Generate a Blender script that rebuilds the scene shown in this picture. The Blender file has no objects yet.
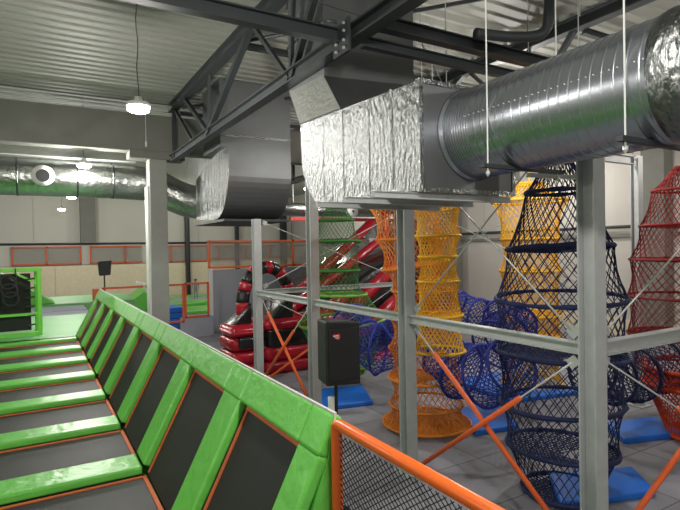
import bpy, bmesh, math, random
from mathutils import Vector, Matrix, Quaternion
random.seed(4)
C = bpy.context.scene
col = C.collection
V = Vector
# ---------------------------------------------------------------- camera
FPX = 521.0
YAW, PIT, ROL = [math.radians(a) for a in (30.43, -0.7, 0.985)]
H = 2.8
Fw = V((math.sin(YAW)*math.cos(PIT), math.cos(YAW)*math.cos(PIT), math.sin(PIT)))
R0 = V((math.cos(YAW), -math.sin(YAW), 0)); D0 = Fw.cross(R0)
R2 = R0*math.cos(ROL) + D0*math.sin(ROL); D2 = -R0*math.sin(ROL) + D0*math.cos(ROL)
camd = bpy.data.cameras.new('camera'); cam = bpy.data.objects.new('camera', camd); col.objects.link(cam)
m = Matrix((R2, -D2, -Fw)).transposed().to_4x4(); m.translation = V((0, 0, H))
cam.matrix_world = m
camd.sensor_width = 36; camd.lens = FPX/680*36; camd.clip_start = .05; camd.clip_end = 200
C.camera = cam
def at(u, v, t): return V((0, 0, H)) + (Fw + R2*((u-340)/FPX) + D2*((v-255)/FPX))*t
def atZ(u, v, Z):
    d = Fw + R2*((u-340)/FPX) + D2*((v-255)/FPX); return V((0, 0, H)) + d*((Z-H)/d.z)
def atY(u, v, Y):
    d = Fw + R2*((u-340)/FPX) + D2*((v-255)/FPX); return V((0, 0, H)) + d*(Y/d.y)
# ---------------------------------------------------------------- world, exposure
w = bpy.data.worlds.new('world'); C.world = w; w.use_nodes = True
w.node_tree.nodes['Background'].inputs[0].default_value = (.8, .85, .9, 1)
w.node_tree.nodes['Background'].inputs[1].default_value = .05
C.view_settings.view_transform = 'Standard'; C.view_settings.look = 'None'
C.view_settings.exposure = 0.0; C.view_settings.gamma = 1; C.view_settings.use_curve_mapping = False
LAMP_W = 235.0
LAMP_COL = (1.0, .97, .90)

# ---------------------------------------------------------------- materials
def mat(name, c, rough=.5, metal=0, noise=0, nscale=5, bump=0, bscale=30, spec=.5, coat=0, bdist=.02, stretch=(1, 1, 1), detail=3):
    mt = bpy.data.materials.new(name); mt.use_nodes = True
    nt = mt.node_tree; b = nt.nodes['Principled BSDF']
    b.inputs['Base Color'].default_value = (*c, 1); b.inputs['Roughness'].default_value = rough
    b.inputs['Metallic'].default_value = metal; b.inputs['Specular IOR Level'].default_value = spec
    b.inputs['Coat Weight'].default_value = coat; b.inputs['Coat Roughness'].default_value = .15
    tc = nt.nodes.new('ShaderNodeTexCoord'); mp = nt.nodes.new('ShaderNodeMapping')
    mp.inputs['Scale'].default_value = stretch
    nt.links.new(tc.outputs['Object'], mp.inputs['Vector'])
    if noise:
        n = nt.nodes.new('ShaderNodeTexNoise'); n.inputs['Scale'].default_value = nscale; n.inputs['Detail'].default_value = 4
        nt.links.new(mp.outputs[0], n.inputs['Vector'])
        r = nt.nodes.new('ShaderNodeMixRGB')
        r.inputs[1].default_value = (*[x*(1-noise) for x in c], 1); r.inputs[2].default_value = (*[min(1, x*(1+noise)) for x in c], 1)
        nt.links.new(n.outputs['Fac'], r.inputs[0]); nt.links.new(r.outputs[0], b.inputs['Base Color'])
    if bump:
        n = nt.nodes.new('ShaderNodeTexNoise'); n.inputs['Scale'].default_value = bscale; n.inputs['Detail'].default_value = detail
        nt.links.new(mp.outputs[0], n.inputs['Vector'])
        bp = nt.nodes.new('ShaderNodeBump'); bp.inputs['Strength'].default_value = bump; bp.inputs['Distance'].default_value = bdist
        nt.links.new(n.outputs['Fac'], bp.inputs['Height']); nt.links.new(bp.outputs[0], b.inputs['Normal'])
    return mt
M = {}
M['green'] = mat('green vinyl', (.15, .57, .085), .32, noise=.10, nscale=3, bump=.35, bscale=9, bdist=.03, detail=5)
M['green_deck'] = mat('pale green vinyl floor', (.20, .55, .19), .5, noise=.12, nscale=1.5)
M['green_paint'] = mat('lime green paint', (.18, .62, .07), .35, noise=.05)
M['bed'] = mat('black trampoline weave', (.012, .012, .013), .55, noise=.2, nscale=60, spec=.4, bump=.2, bscale=300, bdist=.002)
M['orange_web'] = mat('orange webbing', (.62, .14, .04), .7, noise=.2, nscale=20)
M['orange'] = mat('orange paint', (.85, .15, .02), .3, noise=.06, nscale=4)
M['orange_dull'] = mat('weathered orange red paint', (.62, .10, .03), .45, noise=.1, nscale=4)
M['foam'] = mat('orange foam sleeve', (.78, .12, .02), .6, noise=.08, nscale=12)
M['white'] = mat('white plastic', (.70, .70, .68), .4, noise=.03)
M['steel'] = mat('galvanised steel', (.46, .475, .48), .5, .2, noise=.14, nscale=9)
M['steel_dark'] = mat('dark grey painted steel', (.034, .040, .044), .5, .1, noise=.15, nscale=4)
M['wire'] = mat('zinc wire rope', (.55, .57, .56), .4, .4)
M['thinwire'] = mat('dark cable', (.05, .05, .05), .5)
M['black'] = mat('black plastic', (.012, .012, .014), .5, noise=.15, nscale=30)
M['concrete'] = mat('grey concrete', (.19, .19, .17), .85, noise=.12, nscale=3, bump=.15, bscale=25)
M['foil'] = mat('crinkled aluminium foil insulation', (.23, .24, .24), .26, 1, bump=.9, bscale=24, bdist=.03, noise=.16, nscale=10, stretch=(1, 1.1, .5), detail=10)
M['foil_soft'] = mat('smooth foil wrap', (.46, .48, .46), .30, 1, bump=.8, bscale=9, bdist=.03, noise=.15, nscale=6)
M['foil_matte_lit'] = mat('lit matt foil wrap', (.50, .51, .48), .5, .45, bump=.6, bscale=14, bdist=.03, noise=.1, nscale=5)  # lighter, less metallic foil; lit look of the slanting side put into it
M['foil_streak'] = mat('streaky foil wrap', (.26, .27, .27), .25, 1, bump=1, bscale=5, bdist=.09, noise=.25, nscale=5, stretch=(2, 2.5, .35), detail=8)
M['sheet'] = mat('galvanised duct sheet', (.17, .175, .18), .42, .7, noise=.12, nscale=3, bump=.08, bscale=4)
M['spiral'] = mat('spiral duct sheet', (.44, .47, .52), .26, .95, noise=.10, nscale=5, bump=.07, bscale=6)
M['roof'] = mat('grey roof sheet with green bounce tint', (.26, .265, .235), .55, noise=.06, nscale=1)  # olive tint is green bounce light put into the sheet's colour
M['wall'] = mat('light wall panel', (.56, .55, .49), .7, noise=.04, nscale=.7)
M['wall_r'] = mat('pinkish grey wall panel', (.54, .51, .47), .7, noise=.05, nscale=.7)
M['osb'] = mat('pale chipboard', (.74, .65, .47), .7, noise=.12, nscale=6)
M['grey_panel'] = mat('grey painted partition', (.30, .31, .36), .6, noise=.05, nscale=1)
M['red'] = mat('glossy red vinyl', (.38, .008, .022), .24, noise=.1, nscale=2, bump=.3, bscale=4, bdist=.05)
M['blackv'] = mat('glossy black vinyl', (.014, .014, .016), .25, noise=.1, nscale=2, bump=.3, bscale=4, bdist=.05)
M['mat_blue'] = mat('blue gym mat vinyl', (.010, .15, .66), .4, noise=.08, nscale=2)
M['strip_blue'] = mat('blue grey carpet', (.34, .37, .43), .8, noise=.08, nscale=3)
M['skin'] = mat('skin', (.45, .28, .20), .6); M['shirt'] = mat('grey cloth', (.22, .24, .26), .8); M['hair'] = mat('dark hair', (.02, .015, .012), .6)
M['net_black'] = mat('black netting cord', (.01, .01, .01), .7)
M['net_blue'] = mat('navy rope', (.010, .018, .08), .8, noise=.3, nscale=20)
M['net_blue2'] = mat('blue violet rope', (.03, .045, .33), .8, noise=.35, nscale=14)
M['net_orange'] = mat('orange rope', (.72, .23, .02), .8, noise=.25, nscale=14)
M['net_yellow'] = mat('yellow orange rope', (.85, .47, .03), .8, noise=.22, nscale=14)
M['net_red'] = mat('dark red rope', (.24, .014, .013), .8, noise=.25, nscale=14)
M['net_tub'] = mat('orange red rope', (.60, .055, .012), .8, noise=.25, nscale=14)
M['net_green'] = mat('green rope', (.035, .16, .03), .8, noise=.3, nscale=14)
M['net_lime'] = mat('lime green rope', (.22, .42, .06), .8, noise=.3, nscale=14)
M['logo_red'] = mat('red badge', (.6, .02, .02), .4)
lampm = bpy.data.materials.new('lamp diffuser'); lampm.use_nodes = True
lb = lampm.node_tree.nodes['Principled BSDF']; lb.inputs['Emission Color'].default_value = (1, .98, .92, 1); lb.inputs['Emission Strength'].default_value = 40
M['lamp'] = lampm
# translucent netting cloth (a real fine-meshed net cloth, seen from afar)
def netcloth(name, c, a):
    mt = bpy.data.materials.new(name); mt.use_nodes = True; nt = mt.node_tree
    b = nt.nodes['Principled BSDF']; b.inputs['Base Color'].default_value = (*c, 1); b.inputs['Roughness'].default_value = .9
    n = nt.nodes.new('ShaderNodeTexNoise'); n.inputs['Scale'].default_value = 2
    r = nt.nodes.new('ShaderNodeMapRange'); r.inputs['To Min'].default_value = a-.08; r.inputs['To Max'].default_value = a+.08
    nt.links.new(n.outputs['Fac'], r.inputs[0]); nt.links.new(r.outputs[0], b.inputs['Alpha'])
    return mt
M['netcloth'] = netcloth('fine grey netting', (.42, .40, .36), .35)
M['netcloth_black'] = netcloth('fine black netting', (.012, .012, .012), .86)
# floor: large grey tiles of slightly different tone
def floor_mat():
    mt = bpy.data.materials.new('grey foam floor tiles'); mt.use_nodes = True; nt = mt.node_tree; b = nt.nodes['Principled BSDF']
    tc = nt.nodes.new('ShaderNodeTexCoord')
    br = nt.nodes.new('ShaderNodeTexBrick'); br.inputs['Scale'].default_value = 1.0
    br.inputs['Color1'].default_value = (.21, .21, .24, 1); br.inputs['Color2'].default_value = (.29, .29, .33, 1); br.inputs['Mortar'].default_value = (.08, .08, .09, 1)
    br.inputs['Mortar Size'].default_value = .008; br.inputs['Brick Width'].default_value = 1.0; br.inputs['Row Height'].default_value = 1.0; br.offset = 0
    nt.links.new(tc.outputs['Object'], br.inputs['Vector'])
    n = nt.nodes.new('ShaderNodeTexNoise'); n.inputs['Scale'].default_value = 1.3; n.inputs['Detail'].default_value = 5
    nt.links.new(tc.outputs['Object'], n.inputs['Vector'])
    mx = nt.nodes.new('ShaderNodeMixRGB'); mx.blend_type = 'OVERLAY'; mx.inputs[0].default_value = .35
    nt.links.new(br.outputs['Color'], mx.inputs[1]); nt.links.new(n.outputs['Fac'], mx.inputs[2])
    nt.links.new(mx.outputs[0], b.inputs['Base Color']); b.inputs['Roughness'].default_value = .55
    return mt
M['floor'] = floor_mat()

# ---------------------------------------------------------------- mesh builders
class MB:
    def __init__(s): s.bm = bmesh.new()
    def poly(s, pts, faces):
        vs = [s.bm.verts.new(p) for p in pts]
        for f in faces:
            try: s.bm.faces.new([vs[i] for i in f])
            except ValueError: pass
        return s
    def box(s, x0, x1, y0, y1, z0, z1):
        p = [(x, y, z) for x in (x0, x1) for y in (y0, y1) for z in (z0, z1)]
        return s.poly(p, [(0, 1, 3, 2), (4, 6, 7, 5), (0, 4, 5, 1), (2, 3, 7, 6), (0, 2, 6, 4), (1, 5, 7, 3)])
    def prism(s, pts, d):            # closed outline pts, extruded by vector d
        n = len(pts); d = V(d); p = [V(a) for a in pts] + [V(a)+d for a in pts]
        return s.poly(p, [tuple(range(n))[::-1], tuple(range(n, 2*n))] + [(i, (i+1) % n, n+(i+1) % n, n+i) for i in range(n)])
    def ibeam(s, a, b, w, h, side=(0, 0, 1), t=.014):   # H section; flanges normal to 'side'
        a = V(a); b = V(b); d = (b-a).normalized(); n = V(side); n = (n-d*n.dot(d)).normalized(); u = d.cross(n)
        W, Hh = w/2, h/2; tw = t/2
        o = [(-W, -Hh), (W, -Hh), (W, -Hh+t), (tw, -Hh+t), (tw, Hh-t), (W, Hh-t), (W, Hh), (-W, Hh), (-W, Hh-t), (-tw, Hh-t), (-tw, -Hh+t), (-W, -Hh+t)]
        return s.prism([a+u*x+n*y for x, y in o], b-a)
    def bar(s, a, b, w, h, up=(0, 0, 1)):
        a = V(a); b = V(b); d = (b-a).normalized(); n = V(up) if abs(d.dot(V(up))) < .98 else V((0, 1, 0)); n = (n-d*n.dot(d)).normalized(); u = d.cross(n)
        return s.prism([a+u*x*w/2+n*y*h/2 for x, y in ((-1, -1), (1, -1), (1, 1), (-1, 1))], b-a)
    def tube(s, pts, r, n=8, closed=False, caps=True):
        pts = [V(p) for p in pts]; N = len(pts); rr = r if isinstance(r, (list, tuple)) else [r]*N
        rings = []; prev = None
        for i, p in enumerate(pts):
            if closed: d = pts[(i+1) % N]-pts[i-1]
            else: d = pts[min(i+1, N-1)]-pts[max(i-1, 0)]
            d.normalize()
            if prev is None:
                ref = V((0, 0, 1)) if abs(d.z) < .9 else V((1, 0, 0)); u = d.cross(ref).normalized()
            else:
                u = prev-d*prev.dot(d)
                u = u.normalized() if u.length > 1e-6 else d.orthogonal().normalized()
            prev = u; w_ = d.cross(u)
            rings.append([s.bm.verts.new(p+(u*math.cos(2*math.pi*k/n)+w_*math.sin(2*math.pi*k/n))*rr[i]) for k in range(n)])
        for i in range(N if closed else N-1):
            A = rings[i]; B = rings[(i+1) % N]
            for k in range(n):
                try: s.bm.faces.new((A[k], A[(k+1) % n], B[(k+1) % n], B[k]))
                except ValueError: pass
        if caps and not closed:
            s.bm.faces.new(rings[0][::-1]); s.bm.faces.new(rings[-1])
        return s
    def cyl(s, a, b, r, n=16, r2=None): return s.tube([a, b], [r, r if r2 is None else r2], n)
    def lathe(s, c, prof, n=20):     # prof [(r,z)] about vertical axis at c
        return s.tube([(c[0], c[1], c[2]+z) for r, z in prof], [max(r, 1e-4) for r, z in prof], n)
    def build(s, name, mt, parent=None, smooth=False, bevel=0, sub=0):
        bmesh.ops.recalc_face_normals(s.bm, faces=s.bm.faces)
        me = bpy.data.meshes.new(name)
        if smooth:
            for f in s.bm.faces: f.smooth = True
        s.bm.to_mesh(me); s.bm.free()
        me.materials.append(mt if not isinstance(mt, str) else M[mt])
        o = bpy.data.objects.new(name, me); col.objects.link(o)
        if parent: o.parent = parent
        if bevel:
            b = o.modifiers.new('bevel', 'BEVEL'); b.width = bevel; b.segments = 3; b.limit_method = 'ANGLE'
        if sub:
            b = o.modifiers.new('sub', 'SUBSURF'); b.levels = sub; b.render_levels = sub
        return o
def tag(o, label=None, cat=None, group=None, kind=None):
    if label: o['label'] = label
    if cat: o['category'] = cat
    if group: o['group'] = group
    if kind: o['kind'] = kind
    return o
def thing(name, label, cat, loc=(0, 0, 0), group=None):
    o = bpy.data.objects.new(name, None); col.objects.link(o); o.location = loc; o.empty_display_size = .1
    bpy.context.view_layer.update() if False else None
    return tag(o, label, cat, group)
def part(mb, name, mt, t, **k):      # geometry is given in world coordinates; the part is parented to its thing
    o = mb.build(name, mt, None, **k); o.parent = t
    loc = V((0, 0, 0)); q = t
    while q: loc += q.location; q = q.parent
    o.location = -loc if not t.parent else V((0, 0, 0))
    return o
def subpart(mb, name, mt, p, **k):   # p already stands at world origin after its own offset
    o = mb.build(name, mt, None, **k); o.parent = p; return o
def struct(mb, name, mt, **k): return tag(mb.build(name, mt, **k), kind='structure')
def copy_tree(o, parent=None):
    c = o.copy(); col.objects.link(c); c.parent = parent
    for ch in list(o.children): copy_tree(ch, c)
    return c

# ---------------------------------------------------------------- the setting
RX, LX, BY, FY, RZ = 15.5, -9.0, -6.0, 33.0, 6.45
struct(MB().box(LX, RX, BY, FY, -.1, 0), 'floor', 'floor')
# corrugated roof sheet, ribs running across the hall
mb = MB(); prof = []; y = BY
while y < FY:
    prof += [(y, RZ), (y+.14, RZ), (y+.17, RZ+.03), (y+.24, RZ+.03)]; y += .27
prof += [(FY+.3, RZ)]
n = len(prof); vs = []
pts = [(LX, a, b) for a, b in prof]+[(RX, a, b) for a, b in prof]
mb.poly(pts, [(i, i+1, n+i+1, n+i) for i in range(n-1)])
struct(mb, 'ceiling', 'roof')
struct(MB().box(LX, RX, BY, FY+.3, RZ+.1, RZ+.2), 'ceiling_top', 'roof')
# far wall: panels with real joints
mb = MB()
x = LX
while x < RX:
    mb.box(x+.01, min(x+3.0, RX)-.01, FY, FY+.12, 3.35, RZ+.05); x += 3.0
mb.box(LX, RX, FY+.05, FY+.15, 0, RZ+.05); mb.box(LX, RX, FY, FY+.12, 2.15, 3.33)
struct(mb, 'wall_far', 'wall')
mb = MB(); x = LX
while x < RX:
    mb.box(x+.01, min(x+2.5, RX)-.01, FY-.12, FY-.02, 0, 2.1); x += 2.5
struct(mb, 'wall_far_boarding', 'osb')
mb = MB(); y = BY
while y < FY:
    mb.box(RX, RX+.12, y+.012, min(y+3.0, FY)-.012, 3.3, RZ+.05)
    mb.box(RX, RX+.12, y+1.512, min(y+4.5, FY)-.012, .0, 3.1); y += 3.0
mb.box(RX+.04, RX+.15, BY, FY, 0, RZ+.05)
struct(mb, 'wall_right', 'wall_r')
struct(MB().box(RX-.12, RX+.02, BY, FY, 3.0, 3.1), 'trim_1', 'concrete')
struct(MB().box(RX-.10, RX, BY, FY, 0, .5), 'baseboard_right', 'osb')
struct(MB().box(LX-.15, LX, BY, FY, 0, RZ+.05), 'wall_left', 'wall')
struct(MB().box(LX, RX, BY-.15, BY, 0, RZ+.05), 'wall_back', 'wall')
# concrete columns and the big beam
M['column'] = mat('lamplit concrete', (.30, .30, .285), .8, noise=.1, nscale=4, bump=.1, bscale=25)  # paler copy of the concrete, lamplight put into its colour
def ccol(x0, x1, y0, y1, z1, label):
    return tag(MB().box(x0, x1, y0, y1, 0, z1).build('concrete_column', 'concrete', bevel=.015), label, 'column')
t = thing('concrete_column', 'large square concrete column carrying the deep beam, left of centre', 'column', (2.65, 13.4, 0))
part(MB().box(2.45, 2.86, 13.2, 13.62, 0, 5.22), 'shaft', 'column', t, bevel=.02)
part(MB().box(2.40, 2.47, 13.24, 13.58, 0, 4.4), 'trunking', 'white', t)
part(MB().box(2.0, 3.3, 13.15, 13.65, 5.05, 5.25), 'bearing', 'concrete', t, bevel=.02)
struct(MB().box(LX, RX, 13.2, 13.6, 5.22, 6.12), 'trim_2', 'concrete', bevel=.02)
struct(MB().box(2.28, 3.05, 32.45, 33.0, 3.36, RZ), 'trim_3', 'concrete')
ccol(14.85, 15.45, 16.2, 17.35, RZ, 'concrete column against the right wall behind the yellow nets')
ccol(15.0, 15.45, 7.85, 8.5, RZ, 'concrete column on the right wall behind the red net cone')
for x0, x1, lb_ in ((8.1, 8.33, 'black steel column on the far wall right of the big concrete column'), (14.5, 14.9, 'black steel column on the far wall behind the black and red arch'), (11.3, 11.5, 'dark steel column on the far wall above the grey partition')):
    tag(MB().ibeam(((x0+x1)/2, 32.6, 0), ((x0+x1)/2, 32.6, RZ), .3, x1-x0, (1, 0, 0), .03).build('steel_column', 'steel_dark'), lb_, 'column')

# ---------------------------------------------------------------- lamps
def lamp(x, y, z=4.9, label='', group=None, n=0):
    t = thing('pendant_lamp', label, 'lamp', (x, y, z), group)
    part(MB().lathe((x, y, z), [(.0, .13), (.05, .13), (.06, .07), (.15, .045), (.17, .0), (.165, -.01)], 24), 'housing', 'white', t, smooth=True)
    d = part(MB().lathe((x, y, z-.012), [(.15, 0), (.15, -.05), (.11, -.075), (.0, -.085)], 24), 'diffuser', 'lamp', t, smooth=True)
    pts = [(x+.012*math.sin(k*1.3+n), y, z+.13+(RZ-z-.13)*k/10) for k in range(11)]
    part(MB().tube(pts, .007, 5), 'suspension_cable', 'thinwire', t)
    L = bpy.data.lights.new('lamp_light', 'POINT'); L.shadow_soft_size = .13; L.energy = LAMP_W; L.color = LAMP_COL
    lo = bpy.data.objects.new('lamp_light', L); col.objects.link(lo); lo.parent = t; lo.location = (0, 0, -.22)
    return t
lamp(1.34, 7.93, label='brightest pendant lamp, nearest, hanging at upper left', n=1)
lamp(1.06, 13.66, label='pendant lamp hanging in front of the silver duct at left', n=2)
lamp(1.24, 21.6, label='small far pendant lamp just below the left silver duct', n=3)
lamp(1.17, 27.7, label='smallest farthest pendant lamp, lowest in the picture at left', n=4)
for i, (x, y) in enumerate(((1.3, 1.2), (1.3, -4), (-5, 1.5), (-5, 8), (-5, 14.5), (-5, 25), (7.5, -2.5), (6.8, 5.6), (12.5, 3.0), (13.2, 11.0), (9.3, 8.2), (9.5, 18.6), (8.0, 27.5), (13.5, 22))):  # further lamps added to light the hall, mostly out of view
    lamp(x, y, 5.25 if x > 5 else 4.9, 'pendant lamp added to light the hall, same kind as the visible ones, hidden or outside the view', 'added lamps out of view', i)

# ---------------------------------------------------------------- near trampoline court
DZ = 1.2; CX = .685; NX, NZ = -.890, .455; SX, SZ = .455, .890   # incline: along and normal
ys = [1.96]+[2.94+1.15*k for k in range(8)]
YE = 11.35
ordn = ['first', 'second', 'third', 'fourth', 'fifth', 'sixth', 'seventh', 'eighth', 'ninth', 'tenth']
def inc(s_, y, h): return V((CX+SX*s_+NX*h, y, DZ+SZ*s_+NZ*h))
t = thing('trampoline_court', 'green sided frame of the long angled trampoline court in the foreground', 'trampoline court', (0, 6, 0))
part(MB().prism([(CX-.02, 1.955, 0), (1.125, 1.955, 0), (1.125, 1.955, 2.07), (1.09, 1.955, 2.04), (1.075, 1.955, 1.90), (CX+.08, 1.955, 1.10), (CX+.0, 1.955, 1.10)], (0, YE-1.96, 0)), 'slope_frame', 'green', t)
part(MB().box(-4, CX-.03, 1.5, YE, 0, 1.08), 'deck_frame', 'steel_dark', t)
part(MB().box(1.108, 1.122, 1.96, YE, 1.3, 2.088), 'backing_board', 'white', t)
def pad(mb_pts, name, label, cat='pad', group=None):
    o = mb_pts.build(name, 'green', smooth=False, bevel=.018); tag(o, label, cat, group); return o
for k, y0 in enumerate(ys):
    w_ = .20 if k == 0 else .30
    y1 = ys[k+1] if k+1 < len(ys) else YE-.22
    # flat bed
    b0, b1 = y0+w_, y1
    t = thing('trampoline', '%s flat black trampoline bed from the camera, orange edged' % ordn[k], 'trampoline', (-1.6, (b0+b1)/2, DZ-.06))
    part(MB().box(-4, CX-.005, b0-.1, b1, DZ-.075, DZ-.06), 'bed', 'bed', t)
    part(MB().box(-4, CX-.02, b1-.06, b1-.038, DZ-.06, DZ-.05).box(CX-.03, CX-.003, b0-.08, b1-.038, DZ-.06, DZ-.05), 'edging', 'orange_web', t)
    # inclined bed
    t = thing('angled_trampoline', '%s upright black trampoline panel from the camera on the slope' % ordn[k], 'trampoline', inc(.4, (b0+b1)/2, -.03))
    def slab(s0, s1, a, b, h0, h1, mb=None):
        mb = mb or MB()
        return mb.prism([inc(s0, a, h0), inc(s1, a, h0), inc(s1, a, h1), inc(s0, a, h1)], (0, b-a, 0))
    part(slab(-.04, .86, b0-.1, b1, -.045, -.03), 'bed', 'bed', t)
    e = slab(-.02, .80, b1-.062, b1-.042, -.03, -.02); slab(.765, .79, b0-.08, b1-.042, -.03, -.015, e)
    part(e, 'edging', 'orange_web', t)
    nm = ordn[k]
    pad(MB().box(-4, CX-.02, y0, y0+w_, DZ-.06, DZ+.005), 'padded_strip', '%s flat green padded strip from the camera between trampoline beds' % nm)
    pad(slab(.0, .80, y0, y0+w_, -.04, .022), 'slope_pad', '%s sloping green pad from the camera between upright panels' % nm)
    yn = ys[k+1] if k+1 < len(ys) else YE
    pad(slab(.79, .98, y0, y0+w_-.004, -.03, .028), 'top_pad', '%s short green pad from the camera on top of the slope, above a sloping pad' % nm)
    pad(slab(.79, .98, y0+w_, yn-.004, -.03, .028), 'top_pad', '%s long green pad from the camera on top of the slope, above a black panel' % nm)
pad(MB().box(-4, CX-.02, YE-.22, YE, DZ-.06, DZ+.005), 'padded_strip', 'flat green padded strip at the far end of the trampoline court')
pad(MB().prism([inc(0, YE-.22, -.04), inc(.8, YE-.22, -.04), inc(.8, YE-.22, .022), inc(0, YE-.22, .022)], (0, .22, 0)), 'slope_pad', 'sloping green pad closing the far end of the slope')
# green deck beyond
struct(MB().box(LX+.1, 1.62, YE+.01, 15.3, .9, 1.2), 'floor_green_deck', 'green_deck', bevel=.02)
tag(MB().box(LX+.1, 1.3, 15.32, 16.6, .8, 1.17).box(LX+.1, 1.3, 16.62, 18.0, .8, 1.19).build('carpet_strip', 'strip_blue', bevel=.02), 'blue grey carpeted strip beyond the green deck', 'carpet')
tag(MB().box(LX+.1, 2.9, 18.3, 21.5, .0, 1.24).build('padded_bench', 'green_deck', bevel=.05), 'low green padded bench in front of the pale far wall', 'bench')
tag(MB().prism([(-1.4, 18.4, 1.245), (.55, 18.4, 1.245), (-1.4, 18.4, 2.6)], (0, 1.1, 0)).build('padded_ramp', 'green', bevel=.03), 'dark green triangular ramp behind the netted goal frame', 'ramp')
# netted frame at left
t = thing('goal_frame', 'lime green metal frame with black netting at the left edge', 'frame', (.1, 11.85, 1.2))
mb = MB(); fy = 11.9
def sq(mb, a, b, w=.07): return mb.bar(a, b, w, w)
part(sq(MB(), (.08, fy, 1.2), (.08, fy, 2.50), .075), 'post', 'green_paint', t, bevel=.008)
part(sq(MB(), (.02, fy+.75, 1.2), (.02, fy+.75, 2.46), .06), 'post', 'green_paint', t, bevel=.008)
part(sq(MB(), (.12, fy, 2.49), (-4, fy, 2.49), .07), 'top_rail', 'green_paint', t, bevel=.008)
part(sq(MB(), (.08, fy, 2.46), (.02, fy+.75, 2.43), .05), 'side_rail', 'green_paint', t)
part(sq(MB(), (.08, fy, 1.62), (-4, fy-.02, 1.60), .05), 'middle_rail', 'green_paint', t)
part(sq(MB(), (.08, fy, 1.23), (-4, fy, 1.23), .06), 'bottom_rail', 'green_paint', t)
part(sq(MB(), (.06, fy, 2.20), (-.35, fy, 2.45), .04), 'brace', 'green_paint', t)
for k in range(6): part(MB().cyl((.0, fy-.02, 1.42+.18*k), (-.16, fy-.02, 1.40+.18*k), .016, 8), 'strap', 'black', t)
part(MB().box(-4, -.07, fy+.05, fy+.06, 1.3, 2.42), 'netting', 'netcloth_black', t)
mb = MB()
for k in range(3):
    c = V((-.44+.02*k, fy-.1, 2.26-.16*k)); mb.tube([c+V((.13*math.cos(a*math.pi/8), .0, .13*math.sin(a*math.pi/8))) for a in range(16)], .022, 6, closed=True)
for dx in (-.13, .13): mb.tube([(-.44+dx, fy-.08, 2.53), (-.42+dx, fy-.1, 1.80)], .012, 5)
tag(mb.build('hanging_ladder', 'black', smooth=True), 'black loops of rope hanging from the lime green frame', 'rope')

# ---------------------------------------------------------------- nearest railing
t = thing('safety_railing', 'near orange tube railing with black diamond netting beside the green pad', 'railing', (1.15, 1.3, 1.2))
a = V((1.13, 1.90, 2.035)); b = V((1.20, -.3, 1.972))
corner = [V((1.098, 1.925, 1.0)), V((1.098, 1.925, 2.03)), V((1.099, 1.922, 2.048)), V((1.10, 1.905, 2.054)), b]
part(MB().tube(corner, .0245, 16), 'rail', 'orange', t, smooth=True)
part(MB().cyl((1.19, -.3, 1.1), (1.20, -.3, 1.97), .022), 'post', 'orange', t, smooth=True)
part(MB().cyl((1.13, 1.9, 1.12), (1.19, -.3, 1.12), .022), 'rail', 'orange', t, smooth=True)
mb = MB(); z0, z1 = 1.14, 2.015; L_ = 2.15; st = .034; hh = z1-z0
def fp(s_, z): return V((1.10+.10*s_/2.2, 1.90-s_, z-.08*s_/2.2))
k = -int(hh*1.4/st)
while k*st < L_:
    for sg in (1, -1):
        # strand from bottom s=k*st up with slope 1/0.7
        s0 = k*st; pts = []
        z = z0; 
        n_ = 2
        pa, pb = (s0, z0), (s0+hh*1.3, z1)
        if sg < 0: pa, pb = (s0+hh*1.3, z0), (s0, z1)
        (xa, za), (xb, zb) = pa, pb
        # clip
        def lerp(x): return za+(zb-za)*(x-xa)/(xb-xa)
        lo_, hi_ = max(min(xa, xb), 0), min(max(xa, xb), L_)
        if hi_ > lo_: mb.tube([fp(lo_, lerp(lo_)), fp(hi_, lerp(hi_))], 0.0021, 3, caps=False)
    k += 1
part(mb, 'netting', 'net_black', t)

# ---------------------------------------------------------------- steel frame of the climbing course
FX = 3.97; FYs = [2.66, 5.15, 7.65, 10.15]; MZ = 1.925
def scol(x, y, z, label, w=.155):
    t = thing('steel_column', label, 'column', (x, y, 0))
    s_ = part(MB().ibeam((x, y, .015), (x, y, z), w, w, (0, 1, 0), .014), 'shaft', 'steel', t)
    part(MB().box(x-.15, x+.15, y-.15, y+.15, 0, .018), 'base_plate', 'steel', t)
    return t
scol(FX, FYs[0], 4.1, 'nearest pale steel column, widest, at right')
scol(FX, FYs[1], 4.1, 'pale steel column in front of the orange net tower')
scol(FX, FYs[2], 4.1, 'pale steel column beside the black loudspeaker')
scol(FX, FYs[3], 3.44, 'farthest pale steel column, in front of the black and red arch')
scol(8.97, 5.15, 4.3, 'steel column left of the red net cone', .14)
scol(7.66, 5.15, 4.3, 'steel column hidden behind the nearest pale steel column', .14)
scol(7.60, 10.15, 4.1, 'steel column behind the orange net tower', .14)
scol(7.60, 2.66, 4.1, 'steel column beyond the right edge of the view', .14)
def beam(a, b, label, w=.09, h=.10): return tag(MB().ibeam(a, b, w, h, (0, 0, 1), .012).build('steel_beam', 'steel'), label, 'beam')
g = .09
beam((FX, FYs[0]+g, MZ), (FX, FYs[1]-g, MZ), 'level steel beam between the nearest and the next steel column')
beam((FX, FYs[1]+g, MZ), (FX, FYs[2]-g, MZ), 'level steel beam behind the top of the loudspeaker')
beam((FX, FYs[2]+g, MZ), (FX, FYs[3]-g, MZ), 'level steel beam in front of the black and red arch')
beam((FX+g, FYs[0], MZ), (7.5, FYs[0], MZ), 'level steel beam running right from the nearest steel column', h=.12)
beam((FX+g, FYs[3], MZ), (7.5, FYs[3], MZ), 'level steel beam crossing in front of the red slide')
beam((7.73, 5.15, 4.22), (8.9, 5.15, 4.22), 'short top beam between steel columns left of the red net cone', h=.14)
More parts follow.
